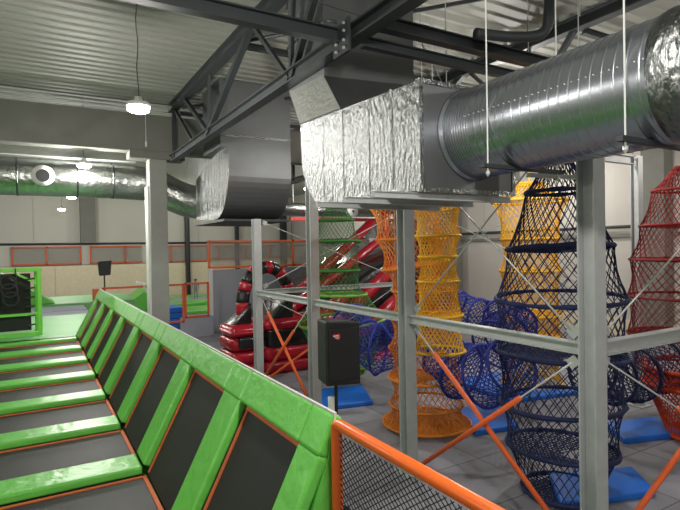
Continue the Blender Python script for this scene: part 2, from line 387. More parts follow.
for i in (0, 1): beam((FX, FYs[i]+g, 4.02), (FX, FYs[i+1]-g, 4.02), 'top steel beam behind the big ducts, %s column pair' % ordn[i])
def brace(a, b, label, sleeve=.22, gus=True):
    a = V(a); b = V(b); d = b-a; n_ = d.normalized()
    t = thing('brace_rod', label, 'brace', a)
    part(MB().cyl(a+n_*.12, b-n_*.1, .0085, 8), 'rod', 'wire', t, smooth=True)
    if sleeve is not None: part(MB().cyl(a+d*sleeve, b-n_*.15, .027, 12), 'foam_sleeve', 'foam', t, smooth=True)
    up = V((0, 0, 1)); side = V((d.x, d.y, 0)).normalized(); nn = side.cross(up)
    for p, s_ in ((a, 1), (b, -1)):
        c = p+n_*.16*s_; w2 = n_.cross(nn)*.045
        q0 = p+n_*.06*s_; 
        part(MB().prism([q0+w2+nn*-.004, c+w2-nn*.004, c-w2-nn*.004, q0-w2-nn*.004], nn*.008), 'gusset_plate', 'steel', t)
    return t
zt, zb, cy = MZ-.06, .05, FX-.0
nmz = ['nearest', 'middle', 'far']
for i, nm in enumerate(('nearest bay at right', 'bay behind the loudspeaker', 'far bay before the arch')):
    if i == 1: continue
    ya, yb = FYs[i], FYs[i+1]
    brace((FX-.02, ya+.08, zt), (FX-.02, yb-.08, zb), 'orange sleeved brace rising towards the camera, %s' % nm, .28)
    brace((FX+.03, yb-.08, zt), (FX+.03, ya+.08, zb), 'orange sleeved brace falling towards the camera, %s' % nm, .17)
brace((FX-.02, FYs[0]+.08, MZ+.06), (FX-.02, FYs[1]-.08, 4.0), 'thin rod rising from the nearest steel column up to the left', None)
brace((FX+.03, FYs[1]-.08, MZ+.06), (FX+.03, FYs[0]+.08, 4.0), 'thin rod rising right from the column by the orange net tower', None)
brace((FX+.08, FYs[0], MZ+.08), (7.5, FYs[0], 3.95), 'thin white rod rising right from the nearest column past the red net', None)
brace((FX+.08, FYs[0], zt), (7.5, FYs[0], zb), 'white rod falling right from the nearest column, orange sleeved end', .36)
brace((7.5, FYs[0]+.04, zt), (FX+.08, FYs[0]+.04, zb), 'orange sleeved brace at the bottom right corner', .2)
brace((FX+.08, FYs[3], MZ+.08), (7.5, FYs[3], 3.6), 'thin white rod rising right in front of the green net tower', None)
brace((FX+.08, FYs[3], 3.4), (7.5, FYs[3], 2.1), 'thin white rod falling right across the green net tower', None)
brace((7.5, FYs[3], zt), (FX+.08, FYs[3], zb), 'orange sleeved brace low in front of the red inflatable', .5)
brace((FX+.08, FYs[3]+.03, zt), (7.5, FYs[3]+.03, zb), 'thin rod falling right in front of the red inflatable', None)
brace((7.66, 5.2, 3.9), (7.6, 10.1, 2.0), 'dark thin rod by the right wall, falling left', None)
brace((7.66, 5.2, 2.1), (7.6, 10.1, 4.0), 'thin rod by the right wall, rising left', None)

# ---------------------------------------------------------------- nets
def net(rings, strands, mt, t, pinch=.1, rad=.006, cell=1.25, seg=5, name='net'):
    """diamond net between hoops; rings: [(centre, axis, radius)]"""
    rows = []; dist = 0; prevc = None; u = None
    for i in range(len(rings)-1):
        c0, a0, r0 = rings[i]; c1, a1, r1 = rings[i+1]
        for j in range(seg+(i == len(rings)-2)):
            f = j/seg; c = V(c0).lerp(V(c1), f); a = V(a0).lerp(V(a1), f).normalized(); r = (r0+(r1-r0)*f)*(1-pinch*math.sin(math.pi*f))
            if u is None: u = a.orthogonal().normalized()
            else: u = (u-a*u.dot(a)).normalized()
            if prevc is not None: dist += max((c-prevc).length, abs(r-prevr))
            prevc = c; prevr = r
            rows.append((c, a, r, u.copy(), dist))
    ra = sum(r[2] for r in rows)/len(rows); step = 2*math.pi/strands
    cellh = step*ra*cell
    mb = MB()
    for sg in (1, -1):
        for k in range(strands):
            pts = []
            for (c, a, r, uu, d) in rows:
                th = k*step+sg*step*d/cellh
                w2 = a.cross(uu)
                pts.append(c+(uu*math.cos(th)+w2*math.sin(th))*(r+random.uniform(-.004, .004)))
            mb.tube(pts, rad, 3, caps=False)
    return part(mb, name, mt, t)
def hoop(c, a, r, mt, t, rr=.022, lumpy=.3):
    c = V(c); a = V(a).normalized(); u = a.orthogonal().normalized(); w2 = a.cross(u); n_ = 40
    rs = [rr*(1+random.uniform(-lumpy, lumpy)) for _ in range(n_)]
    return part(MB().tube([c+(u*math.cos(2*math.pi*k/n_)+w2*math.sin(2*math.pi*k/n_))*r for k in range(n_)], rs, 6, closed=True), 'hoop', mt, t, smooth=True)
def disc(c, a, r, mt, t, sp=.045, rad=.008, hole=None, sag=.0):
    c = V(c); a = V(a).normalized(); u = a.orthogonal().normalized(); w2 = a.cross(u); mb = MB(); k = -int(r/sp)
    while k*sp < r:
        h2 = r*r-(k*sp)**2
        if h2 > 0:
            h = math.sqrt(h2)
            for (p, q) in ((u+w2, u-w2), (u-w2, u+w2)):
                p = p.normalized(); q = q.normalized(); n_ = 8
                seg_ = [[]]
                for j in range(n_*2+1):
                    pt = p*(k*sp)+q*(h*(j/n_-1)); 
                    if hole and (pt-(u*hole[0]+w2*hole[1])).length < hole[2]:
                        if seg_[-1]: seg_.append([])
                        continue
                    seg_[-1].append(c+pt+a*(-sag*(1-pt.length_squared/r/r)))
                for s_ in seg_:
                    if len(s_) > 1: mb.tube(s_, rad, 3, caps=False)
        k += 1
    return part(mb, 'net_floor', mt, t)
Z = V((0, 0, 1))
def tower(name, label, loc, rings, mt, hm, strands, discs=(), rad=.006, pinch=.1, tilt=None, hr=.022, cell=1.25, apex=None, dsp=.05):
    """rings: (z, radius, dx, dy, tiltx, tilty)"""
    t = thing(name, label, 'climbing net', (loc[0], loc[1], 0))
    R = []
    for q in rings:
        z, r = q[0], q[1]; z -= .0115*math.hypot(*loc) if z > .3 else 0; dx, dy, tx, ty = (list(q[2:])+[0]*4)[:4]
        R.append((V((loc[0]+dx, loc[1]+dy, z)), V((tx, ty, 1)).normalized(), r))
    net(R, strands, mt, t, pinch, rad, cell)
    for i, (c, a, r) in enumerate(R):
        if r > .1: hoop(c, a, r, hm, t, hr)
        if i in discs: disc(c, a, r, hm, t, dsp, rad*1.2, (-.25*r, -.35*r, .33*r) if i not in (0,) else None, sag=.05)
    if apex:
        part(MB().cyl(R[-1][0], V(apex), .015, 8), 'hanging_rope', hm, t)
    return t
# navy tower, near
def px(u, t): 
    p = at(u, 255, t); return p.x, p.y
c = px(559, 5.8)
tower('net_tower', 'tall navy net tower with wide hoops behind the nearest steel column', c,
      [(.07, .42), (.62, .58, 0, 0, .05, 0), (1.12, .64, 0, 0, -.03, .03), (1.66, .67, 0, 0, .05, 0), (2.28, .68, 0, 0, -.04, -.02), (2.84, .55, 0, 0, .03, .06), (3.46, .34), (3.85, .12)],
      'net_blue', 'net_blue', 32, (0, 1, 3, 5), rad=.0058, hr=.026, cell=1.6, pinch=.06, apex=(c[0], c[1], 4.25))
# orange tower
c = px(424, 8.12)
tower('net_tower', 'orange net tower standing behind the second steel column, hoops tilted', c,
      [(.08, .68), (.46, .57), (.86, .58, 0, 0, .03, 0), (1.35, .55, -.02, 0, -.04, 0), (1.80, .55), (2.22, .50, 0, 0, 0, .02), (2.62, .52, -.10, .10, -.13, .06), (3.02, .54, -.14, .16), (3.56, .60, -.18, .22)],
      'net_orange', 'net_orange', 34, (0, 2, 6), rad=.0055, hr=.018, cell=1.6, pinch=.16, dsp=.036, apex=None)
c = px(438, 7.05)
tower('net_tower', 'bright yellow net tower hanging just in front of the orange tower', c,
      [(1.48, .34), (1.96, .31), (2.42, .275), (2.75, .255), (3.03, .30), (3.42, .305)],
      'net_yellow', 'net_yellow', 30, (1, 3, 5), rad=.006, hr=.02, cell=1.6, pinch=.13)
c = px(530, 10.4)
tower('net_tower', 'yellow net tower seen through the navy net', c,
      [(.08, .58), (.75, .58), (1.15, .58), (1.55, .58), (2.42, .58), (3.05, .56), (3.80, .72), (4.15, .25)],
      'net_yellow', 'net_yellow', 34, (1, 2, 3), rad=.0085, hr=.028, cell=1.6, pinch=.14, apex=(c[0], c[1], 4.6))
# red cone
c = px(682, 8.1)
tower('net_tower', 'dark red net cone hanging at the right edge', c,
      [(.95, .66), (1.48, .76), (2.08, .76), (2.66, .72), (3.19, .57), (3.73, .40), (4.1, .08)],
      'net_red', 'net_red', 36, (1, 3, 4), rad=.006, hr=.022, cell=1.5, pinch=.08, dsp=.06, apex=(c[0], c[1], 4.75))
c = px(706, 7.4)
tower('net_tub', 'orange red net tub near the floor under the red cone', c,
      [(.05, .50), (.85, .80, 0, 0, .05, 0), (1.12, .78)],
      'net_tub', 'net_tub', 60, (0, 1), rad=.007, hr=.03, pinch=.03, dsp=.035)
# green tower
c = px(337, 10.9)
tower('net_tower', 'green net tower behind the loudspeaker', c,
      [(2.0, .52), (2.47, .46), (3.08, .50), (3.52, .36), (3.95, .15)],
      'net_green', 'net_green', 28, (1, 2), rad=.0042, hr=.026, cell=1.5, pinch=.12, apex=(c[0], c[1], 4.5))
tower('net_skirt', 'lime green net basket hanging low behind the loudspeaker', (c[0], c[1]-.2),
      [(.25, .40), (.55, .62, 0, 0, .06, 0), (1.45, .92, 0, 0, -.08, 0), (1.98, .50)],
      'net_green', 'net_lime', 40, (0, 1), rad=.006, hr=.03, cell=1.4, pinch=.08)
# blue tunnels
def tunnel(label, pts, rr, mt='net_blue2', strands=26, rad=.0075):
    pts = [V(p) for p in pts]; t = thing('net_tunnel', label, 'climbing net', pts[0]); R = []
    for i, p in enumerate(pts):
        a = (pts[min(i+1, len(pts)-1)]-pts[max(i-1, 0)]).normalized(); R.append((p, a, rr[i]))
    net(R, int(strands*.85), mt, t, .10, rad, 1.3)
    for c_, a, r in R: hoop(c_, a, r, mt, t, .024)
    return t
tunnel('blue net tunnel curving between the green and orange net towers', [at(350, 318, 10.2), at(360, 338, 9.8), at(378, 350, 9.6), at(396, 342, 9.5), at(408, 325, 9.6)], [.35, .42, .45, .45, .38], strands=34)
tunnel('large blue net tunnel with round hoops left of the navy tower', [at(434, 335, 8.4), at(444, 356, 8.1), at(462, 371, 7.7), at(486, 376, 7.4), at(512, 366, 6.9)], [.30, .36, .42, .44, .38], strands=36)
tunnel('small upper blue net tunnel near the right wall', [at(444, 294, 9.9), at(456, 306, 9.7), at(478, 316, 9.4), at(500, 318, 9.0), at(518, 326, 8.2)], [.26, .30, .32, .32, .3], strands=24)
tunnel('blue net tunnel between the navy tower and the red tub', [at(592, 372, 6.7), at(611, 378, 7.0), at(632, 374, 7.3), at(654, 364, 7.7)], [.30, .34, .38, .42], 'net_blue', strands=28)
tunnel('blue net tunnel in front of the yellow tower, above the steel beam', [at(497, 345, 8.6), at(506, 335, 8.8), at(520, 322, 9.2)], [.45, .42, .3], strands=30)

# ---------------------------------------------------------------- blue gym mats
def gmat(label, p, z=0):
    t = thing('gym_mat', label, 'mat', (sum(q[0] for q in p)/4, sum(q[1] for q in p)/4, 0))
    return part(MB().prism([(q[0], q[1], .002) for q in p], (0, 0, .07)), 'mat_body', 'mat_blue', t, bevel=.02)
def single(mb, name, mt, label, cat, group=None, **k): return tag(mb.build(name, mt, **k), label, cat, group)
def gm(label, p): return single(MB().prism([(q[0], q[1], .002) for q in p], (0, 0, .08)), 'gym_mat', 'mat_blue', label, 'mat', bevel=.02)
gm('blue gym mat under the navy net tower at the bottom', [atZ(632, 466, .08), atZ(656, 490, .08), atZ(560, 503, .08), atZ(548, 472, .08)])
gm('blue gym mat left of the orange red net tub', [atZ(603, 422, .08), atZ(624, 439, .08), atZ(684, 432, .08), atZ(655, 416, .08)])
gm('blue gym mat behind the stand of the loudspeaker', [(4.2, 7.9), (5.15, 7.7), (5.6, 8.75), (4.7, 8.95)])
gm('small blue gym mat right of the orange tower base', [(5.55, 5.60), (6.3, 5.45), (6.9, 6.35), (6.1, 6.6)])
gm('blue gym mat below the large blue net tunnel', [(7.2, 6.4), (8.7, 6.1), (9.2, 7.9), (7.4, 8.1)])

# ---------------------------------------------------------------- loudspeakers
t = thing('loudspeaker', 'black loudspeaker on a pale pole behind the near trampoline slope', 'loudspeaker', (2.72, 4.75, 0))
sx, sy = 2.73, 4.78
part(MB().prism([(sx-.20, sy-.16, 1.40), (sx+.215, sy-.16, 1.37), (sx+.15, sy+.16, 1.37), (sx-.13, sy+.16, 1.40)], (0, 0, .66)), 'cabinet', 'black', t, bevel=.02)
part(MB().box(sx-.17, sx+.18, sy-.175, sy-.158, 1.44, 1.98), 'grille', 'black', t, bevel=.01)
part(MB().prism([(sx-.13, sy-.18, 1.925), (sx-.05, sy-.18, 1.93), (sx-.04, sy-.18, 1.90), (sx-.06, sy-.18, 1.86), (sx-.12, sy-.18, 1.90)], (0, .006, 0)), 'badge', 'logo_red', t)
part(MB().box(sx-.125, sx-.06, sy-.184, sy-.18, 1.905, 1.915).box(sx-.10, sx-.055, sy-.184, sy-.18, 1.885, 1.892), 'badge_mark', 'white', t)
part(MB().cyl((sx, sy, 0.9), (sx, sy, 1.38), .018), 'pole', 'black', t)
part(MB().cyl((sx-.06, sy, .75), (sx-.06, sy, 1.24), .035), 'pole', 'white', t, smooth=True)
part(MB().cyl((sx-.06, sy, .02), (sx-.06, sy, .78), .02), 'pole', 'black', t)
part(MB().lathe((sx-.06, sy, 0), [(.0, .03), (.05, .03), (.2, .012), (.2, .001), (0, .001)], 24), 'base', 'black', t)
t = thing('loudspeaker', 'small far black loudspeaker on a pole at the orange fence', 'loudspeaker', (1.82, 17.3, 1.6))
part(MB().prism([(1.70, 17.2, 2.10), (2.0, 17.2, 2.12), (2.04, 17.2, 2.56), (1.66, 17.2, 2.54)], (0, .28, 0)), 'cabinet', 'black', t, bevel=.02)
part(MB().cyl((1.84, 17.34, 1.2), (1.84, 17.34, 2.16), .022), 'pole', 'steel_dark', t)
part(MB().box(1.74, 1.94, 17.24, 17.44, 0, 1.2), 'base', 'steel_dark', t)

# ---------------------------------------------------------------- ducts
def quadring(mb, prof, x0, x1): return mb.prism([(x0, y, z) for y, z in prof], (x1-x0, 0, 0))
# near rectangular duct with elbow, riser and the round duct
t = thing('rectangular_duct', 'large foil wrapped square duct box at top centre with grey end plate', 'duct', (3.3, 4.4, 3.27))
heel = [(5.5+.04, 4.0), (5.52, 3.75), (5.42, 3.52), (5.25, 3.36), (5.1, 3.29)]
side = [(3.37, 3.27), (3.37, 4.17), (4.63, 4.23), (5.56, 4.27)]+heel
o = part(quadring(MB(), side, 2.75, 3.84), 'duct_box', 'foil', t)
part(MB().box(2.77, 3.82, 3.345, 3.367, 3.28, 4.16), 'end_plate', 'sheet', t)
fr = MB()
for q in ((2.735, 2.775, 3.335, 3.38, 3.255, 4.185), (3.815, 3.855, 3.335, 3.38, 3.255, 4.185), (2.775, 3.815, 3.335, 3.38, 4.145, 4.185), (2.775, 3.815, 3.335, 3.38, 3.255, 3.295)): fr.box(*q)
part(fr, 'flange', 'foil', t)
for yy in (3.75, 4.12, 4.60, 5.02): part(MB().box(2.746, 2.752, yy-.018, yy+.018, 3.34, 4.2), 'tape', 'foil', t)
# transition and riser
tr = MB().poly([(2.76, 4.63, 4.235), (2.76, 5.56, 4.275), (3.82, 5.56, 4.275), (3.82, 4.63, 4.235), (3.08, 5.55, 4.90), (3.08, 6.55, 4.95), (4.30, 6.55, 4.95), (4.30, 5.35, 4.90)],
               [(0, 1, 5, 4), (1, 2, 6, 5), (2, 3, 7, 6), (3, 0, 4, 7), (4, 5, 6, 7), (0, 3, 2, 1)])
part(tr, 'transition', 'sheet', t)
part(MB().poly([(2.745, 4.62, 4.245), (2.745, 5.56, 4.285), (3.06, 6.5, 4.955), (3.06, 5.54, 4.905), (2.775, 4.66, 4.24), (2.775, 5.56, 4.28), (3.09, 6.5, 4.95), (3.09, 5.57, 4.90)], [(0, 1, 2, 3), (4, 7, 6, 5), (0, 4, 5, 1), (1, 5, 6, 2), (2, 6, 7, 3), (3, 7, 4, 0)]), 'transition_wrap', 'foil_matte_lit', t)
part(MB().prism([(3.08, 5.55, 4.9), (4.30, 5.35, 4.9), (4.30, 6.55, 4.95), (3.08, 6.55, 4.95)], (0, 0, RZ-4.97)), 'riser', 'sheet', t)
mb = MB()
for z in (5.55,): mb.prism([(3.06, 5.53, z), (4.32, 5.33, z), (4.32, 6.57, z), (3.06, 6.57, z)], (0, 0, .035))
part(mb, 'seam', 'foil', t)
# round spiral duct
RC = (3.33, 3.775); RR = .382
t = thing('round_duct', 'big shiny round spiral duct running from the square box to the upper right', 'duct', (RC[0], 1.5, RC[1]))
pts = []; rs = []; y = 3.345
def ring(y, r): pts.append((RC[0], y, RC[1])); rs.append(r)
ring(3.345, RR+.02); ring(3.32, RR+.02); ring(3.315, RR)
y = 3.28; i = 0
while y > -1.5:
    ring(y+.012, RR); ring(y+.0035, RR); ring(y, RR+.003); ring(y-.0035, RR); ring(y-.012, RR)
    y -= .028 if i < 9 else .075
    i += 1
ring(-1.52, RR)
part(MB().tube(pts, rs, 64), 'duct_tube', 'spiral', t, smooth=True)
part(MB().tube([(RC[0], 1.64, RC[1]), (RC[0], 1.60, RC[1]), (RC[0], 1.5, RC[1]), (RC[0], 1.46, RC[1])], [RR+.012, RR+.02, RR+.02, RR+.012], 64), 'coupling', 'foil', t, smooth=True)
for k in range(30):
    yy = 3.05-k*.05; a_ = math.radians(172); mb = MB(); mb.cyl((RC[0]+RR*math.cos(a_), yy, RC[1]+RR*math.sin(a_)), (RC[0]+(RR+.006)*math.cos(a_), yy, RC[1]+(RR+.006)*math.sin(a_)), .003, 6); part(mb, 'rivet', 'white', t)
# hangers of the near duct
def hanger(y, label, z0=3.33):
    t = thing('duct_hanger', label, 'hanger', (RC[0], y, z0))
    part(MB().bar((2.88, y, z0), (3.80, y, z0), .045, .03), 'channel', 'steel_dark', t)
    for x in (2.94, 3.74): part(MB().cyl((x, y, z0-.05), (x, y, RZ), .006, 6), 'rod', 'wire', t)
    for x in (2.94, 3.74): part(MB().lathe((x, y, z0-.06), [(.004, -.02), (.016, 0), (.016, .02)], 8), 'nut', 'wire', t)
hanger(2.80, 'duct hanger with thin rods near the square box', 3.40)
hanger(1.75, 'duct hanger with thin rods at upper right', 3.40)
for i, (y, z, x0, x1, lb_) in enumerate(((3.42, 3.225, 2.32, 3.86, 'nearest'), (3.9, 3.225, 2.34, 3.86, 'middle'), (4.4, 3.225, 2.34, 3.86, 'farthest'))):
    tag(MB().box(x0, x1, y-.02, y+.02, z-.022, z+.022).box(x0, x1, y-.035, y+.035, z-.026, z-.02).box(x0, x1, y-.035, y+.035, z+.02, z+.026).build('support_channel', 'steel'), '%s steel support channel lying under the square duct box' % lb_, 'support')
    # rods down from the roof
# pale bar by the navy net
bp_ = at(527, 175, 5.2); bq = at(590, 178, 4.9)
single(MB().bar(bp_, bq, .05, .04), 'steel_bar', 'wire', 'short pale bar crossing in front of the navy net top', 'bar')
# second rectangular duct
t = thing('elbow_duct', 'grey square elbow duct with foil side, left of the large foil box', 'duct', (4.3, 11.5, 3.5))
Yf = 10.72; heel = [(Yf+1.0-1.0*math.sin(a*math.pi/28), 4.5-1.0*math.cos(a*math.pi/28)) for a in range(15)]+[(Yf, 5.0)]
side = heel+[(Yf+.75, 5.0), (13.25, 4.6), (13.3, 3.60)]
part(quadring(MB(), side, 3.6, 5.05), 'elbow', 'sheet', t)
part(quadring(MB(), [(y, z) for y, z in side if True], 3.585, 3.602), 'side_wrap', 'foil_streak', t)
part(MB().box(3.44, 5.06, Yf+.03, Yf+1.3, 5.0, RZ-.01), 'riser', 'sheet', t)
part(MB().box(3.42, 5.08, Yf-.0, Yf+1.32, 5.22, 5.27), 'seam', 'foil', t)
part(MB().box(3.55, 5.1, Yf+.25, 13.4, 3.44, 3.49), 'tray', 'steel_dark', t)
# long left duct, curving down to the elbow duct
t = thing('round_duct', 'long foil covered round duct across the upper left', 'duct', (0, 14.4, 4.6))
path = [(-8.9, 14.4, 4.62), (-4, 14.4, 4.62), (-1, 14.4, 4.62), (1.2, 14.4, 4.62), (2.2, 14.4, 4.60)]
path += [(2.75, 14.35, 4.55), (3.2, 14.25, 4.32), (3.6, 14.1, 4.15), (3.95, 13.85, 4.08), (4.2, 13.5, 4.08), (4.25, 13.2, 4.08)]
def smooth_path(p, n=8):
    out = []
    P_ = [V(q) for q in p]
    for i in range(len(P_)-1):
        a0, a1, a2, a3 = P_[max(i-1, 0)], P_[i], P_[i+1], P_[min(i+2, len(P_)-1)]
        for j in range(n):
            f = j/n; out.append(.5*((2*a1)+(a2-a0)*f+(2*a0-5*a1+4*a2-a3)*f*f+(3*a1-a0-3*a2+a3)*f**3))
    return out+[P_[-1]]
sp = smooth_path(path); part(MB().tube(sp, .44, 32), 'duct_tube', 'foil_soft' if 'foil_soft' in M else 'sheet', t, smooth=True)
for x in (-6.8, -5.0, -3.2, -1.4, -.3, .95, 1.75): part(MB().tube([(x-.02, 14.4, 4.62), (x+.02, 14.4, 4.62)], .452, 32), 'joint_band', 'foil', t, smooth=True)
oc = V((.22, 13.98, 4.62))
part(MB().tube([oc+V((0, .15, 0)), oc+V((0, -.04, 0))], [.22, .24], 28), 'outlet_collar', 'white', t, smooth=True)
part(MB().tube([oc+V((0, -.035, 0)), oc+V((0, -.05, 0))], [.15, .14], 24), 'outlet_opening', 'black', t)
single(MB().box(-8.9, 2.3, 14.15, 14.35, 5.09, 5.115), 'cable_tray', 'wire', 'bright thin tray lying along the top of the left duct', 'tray')
# small far duct
t = thing('round_duct', 'far foil round duct above the grey partition', 'duct', (12, 20, 4.5))
part(MB().cyl((8.2, 20, 4.5), (15.3, 20, 4.5), .28, 24), 'duct_tube', 'foil', t, smooth=True)
oc = atY(353, 211.5, 19.55); part(MB().tube([oc+V((0, .2, 0)), oc-V((.02, .05, 0))], [.24, .25], 24), 'outlet_collar', 'white', t, smooth=True)
part(MB().tube([oc-V((.02, .045, 0)), oc-V((.02, .06, 0))], [.06, .06], 12), 'outlet_opening', 'black', t)
for x in (9.5, 14.0): part(MB().cyl((x, 20, 4.7), (x, 20, RZ), .012, 6), 'hanger', 'wire', t)
single(MB().box(9, 15.4, 19.2, 19.35, 3.98, 4.12), 'red_reflection_bar', 'net_red', 'dark red bar standing in for the red reflection under the far foil duct', 'beam')  # made-up bar, painted as the red reflection on the duct's underside

# ---------------------------------------------------------------- roof trusses
def truss(x, label, z0=5.08, z1=6.3, y0=13.15, y1=-5.5, w=.16, ptop=1.9):
    t = thing('roof_truss', label, 'truss', (x, 4, z0))
    part(MB().ibeam((x, y0, z0), (x, y1, z0), w, .17, (0, 0, 1), .02), 'bottom_chord', 'steel_dark', t)
    part(MB().ibeam((x, y0, z1), (x, y1, z1), .18, .2, (0, 0, 1), .02), 'top_chord', 'steel_dark', t)
    y = y0-.25; part(MB().bar((x, y, z0), (x, y, z1), .09, .09, (0, 1, 0)), 'web_member', 'steel_dark', t)
    top = z1-.05
    for k in range(5):
        yb_ = 10.15-3.8*k
        if k == 0: part(MB().bar((x, yb_, z0), (x, 7.75, top), .10, .10, (1, 0, 0)), 'web_member', 'steel_dark', t)
        else: part(MB().bar((x, yb_, z0), (x, 7.6-3.8*(k-1), top), .06, .06, (1, 0, 0)), 'web_member', 'steel_dark', t)
        part(MB().bar((x, yb_-.05, z0), (x, yb_-.2, top), .05, .05, (1, 0, 0)), 'web_member', 'steel_dark', t)
        part(MB().bar((x, yb_-.1, z0), (x, yb_-1.1 if k else 11.9, top), .08, .08, (1, 0, 0)), 'web_member', 'steel_dark', t)
    part(MB().bar((x, y0-.3, top), (x, 11.3, z0+.1), .06, .06, (1, 0, 0)), 'web_member', 'steel_dark', t)
    return t
TX = 2.99
t1 = truss(TX, 'dark steel roof truss crossing overhead from the left beam towards the camera')
part(MB().box(TX-.13, TX-.1, 4.62, 4.94, 4.86, 5.22), 'splice_plate', 'steel_dark', t1)
mb = MB()
for yy in (4.70, 4.86):
    for zz in (4.91, 4.99, 5.09, 5.17): mb.cyl((TX-.15, yy, zz), (TX-.13, yy, zz), .016, 8)
part(mb, 'bolts', 'wire', t1)
truss(7.5, 'dark steel roof truss behind the big round duct', y0=16)
truss(-3.6, 'dark steel roof truss at the left, out of view')
def purlin(a, b, label, w=.09, h=.12): single(MB().ibeam(a, b, w, h, (0, 0, 1), .015), 'steel_purlin', 'steel_dark', label, 'purlin')
purlin((TX+.1, 4.72, 5.02), (7.4, 4.72, 5.02), 'lower dark tie beam between the two trusses, above the foil box', h=.11)
purlin((TX+.1, 4.45, 5.13), (7.4, 4.45, 5.13), 'upper dark tie beam between the two trusses', h=.14, w=.12)
purlin((TX-.1, 4.85, 5.08), (-3.5, 4.85, 5.08), 'dark tie beam running left from the splice plate', h=.15, w=.12)
purlin((TX+.1, 8.4, 6.25), (7.4, 8.4, 6.25), 'dark roof purlin near the first truss node', h=.1)
purlin((TX+.1, 2.9, 6.2), (7.4, 2.9, 6.2), 'dark roof purlin at the top right', h=.1)
purlin((TX+.1, 6.6, 6.2), (7.4, 6.6, 6.2), 'dark roof purlin behind the riser of the foil box', h=.1)
purlin((TX+.1, 12.7, 6.1), (7.4, 12.7, 6.1), 'dark roof purlin beside the deep concrete beam', h=.08)
purlin((7.6, 5.2, 6.2), (15.4, 5.2, 6.2), 'dark roof purlin beyond the second truss at right', h=.1)
purlin((7.6, 8.6, 6.2), (15.4, 8.6, 6.2), 'dark roof purlin beyond the second truss, second from right', h=.1)
def crossb(a, b, label, r=.025): single(MB().tube([a, b], r, 6), 'roof_brace', 'steel_dark', label, 'brace')
crossb((TX+.1, 4.7, 6.25), (7.4, 8.3, 6.25), 'slim diagonal roof brace above the foil box', .02)
crossb((TX+.1, 8.3, 6.28), (7.4, 3.0, 6.28), 'slim diagonal roof brace crossing above the tie beams', .03)
crossb((TX+.1, 12.5, 6.2), (7.4, 8.5, 6.2), 'slim diagonal roof brace behind the left truss end', .04)
single(MB().tube(smooth_path([(5.1, 3.9, 6.35), (5.1, 3.9, 5.5), (5.05, 3.95, 5.22), (4.7, 4.05, 5.14), (4.2, 4.15, 5.12)]), .06, 10), 'roof_pipe', 'steel_dark', 'dark bent pipe dropping from the roof at top right', 'pipe', smooth=True)
single(MB().tube([(-8.8, 5.2, 6.0), (2.0, 5.2, 5.62), (7.4, 5.2, 5.35)], .006, 5), 'overhead_cable', 'thinwire', 'thin cable crossing the roof at upper left', 'cable')
# cable and pipes by the deep beam
for i, (z, lb_) in enumerate(((6.33, 'upper'), (6.24, 'middle'), (6.16, 'lower'))):
    single(MB().cyl((LX+.1, 13.05, z), (RX-.1, 13.05, z), .022, 8), 'conduit', 'wire', '%s white conduit running along the top of the deep concrete beam' % lb_, 'pipe')
for k, (x, y) in enumerate(((4.0, 14.6), (4.25, 14.5), (3.75, 14.7), (4.6, 13.0), (4.45, 4.9), (5.3, 6.4), (5.6, 6.5), (6.2, 5.1), (4.9, 3.4), (5.0, 3.45))):
    single(MB().cyl((x, y, 4.55 if y > 12 else (5.2 if k % 2 else 4.3)), (x, y, RZ), .006, 5), 'hanger_rod', 'wire', 'thin rod hanging from the roof', 'rod', 'thin roof hanger rods')
single(MB().cyl((2.35, 13.0, 5.4), (2.35, 13.0, RZ), .008, 5).cyl((2.35, 13.0, 5.3), (2.35, 13.0, 5.42), .02, 8), 'sensor_rod', 'white', 'small white rod hanging before the concrete column top', 'rod')
# pipes on walls
single(MB().cyl((RX-.2, BY, 3.28), (RX-.2, FY-.3, 3.36), .05, 10), 'wall_pipe', 'steel_dark', 'black pipe along the right wall', 'pipe', smooth=True)
single(MB().cyl((LX, FY-.06, 3.33), (RX, FY-.06, 3.33), .06, 10), 'wall_pipe', 'steel_dark', 'black pipe along the far wall above the orange rails', 'pipe', smooth=True)

# ---------------------------------------------------------------- orange rail panels on the far wall
def railpanel(x0, x1, y, z0, z1, posts, label, mt='orange_dull', w=.08, net_=True):
    t = thing('railing_panel', label, 'railing', (x0, y, z0))
    part(MB().bar((x0, y, z1), (x1, y, z1), w, w), 'rail', mt, t)
    part(MB().bar((x0, y, z0), (x1, y, z0), w, w), 'rail', mt, t)
    for p in posts: part(MB().bar((p, y, z0-w/2), (p, y, z1+w/2), w, w, (0, 1, 0)), 'post', mt, t)
    if net_: part(MB().box(min(x0, x1), max(x0, x1), y+.01, y+.015, z0, z1), 'netting', 'netcloth', t)
    return t
def X33(u, v=256): return atY(u, v, 32.6).x
yy = 32.85
railpanel(X33(12), X33(81), yy, 2.22, 3.15, [X33(12), X33(47), X33(81)], 'leftmost orange rail panel on the far wall')
railpanel(X33(91), X33(143), yy, 2.22, 3.15, [X33(91), X33(126)], 'orange rail panel on the far wall above the far loudspeaker')
railpanel(X33(166), X33(212), yy, 2.18, 3.15, [X33(172), X33(187), X33(209)], 'orange rail panel on the far wall right of the concrete column')
railpanel(X33(213), X33(307), yy, 2.3, 3.1, [X33(220), X33(247), X33(272), X33(283), X33(301)], 'orange rail panel on the far wall seen behind the partition railing')
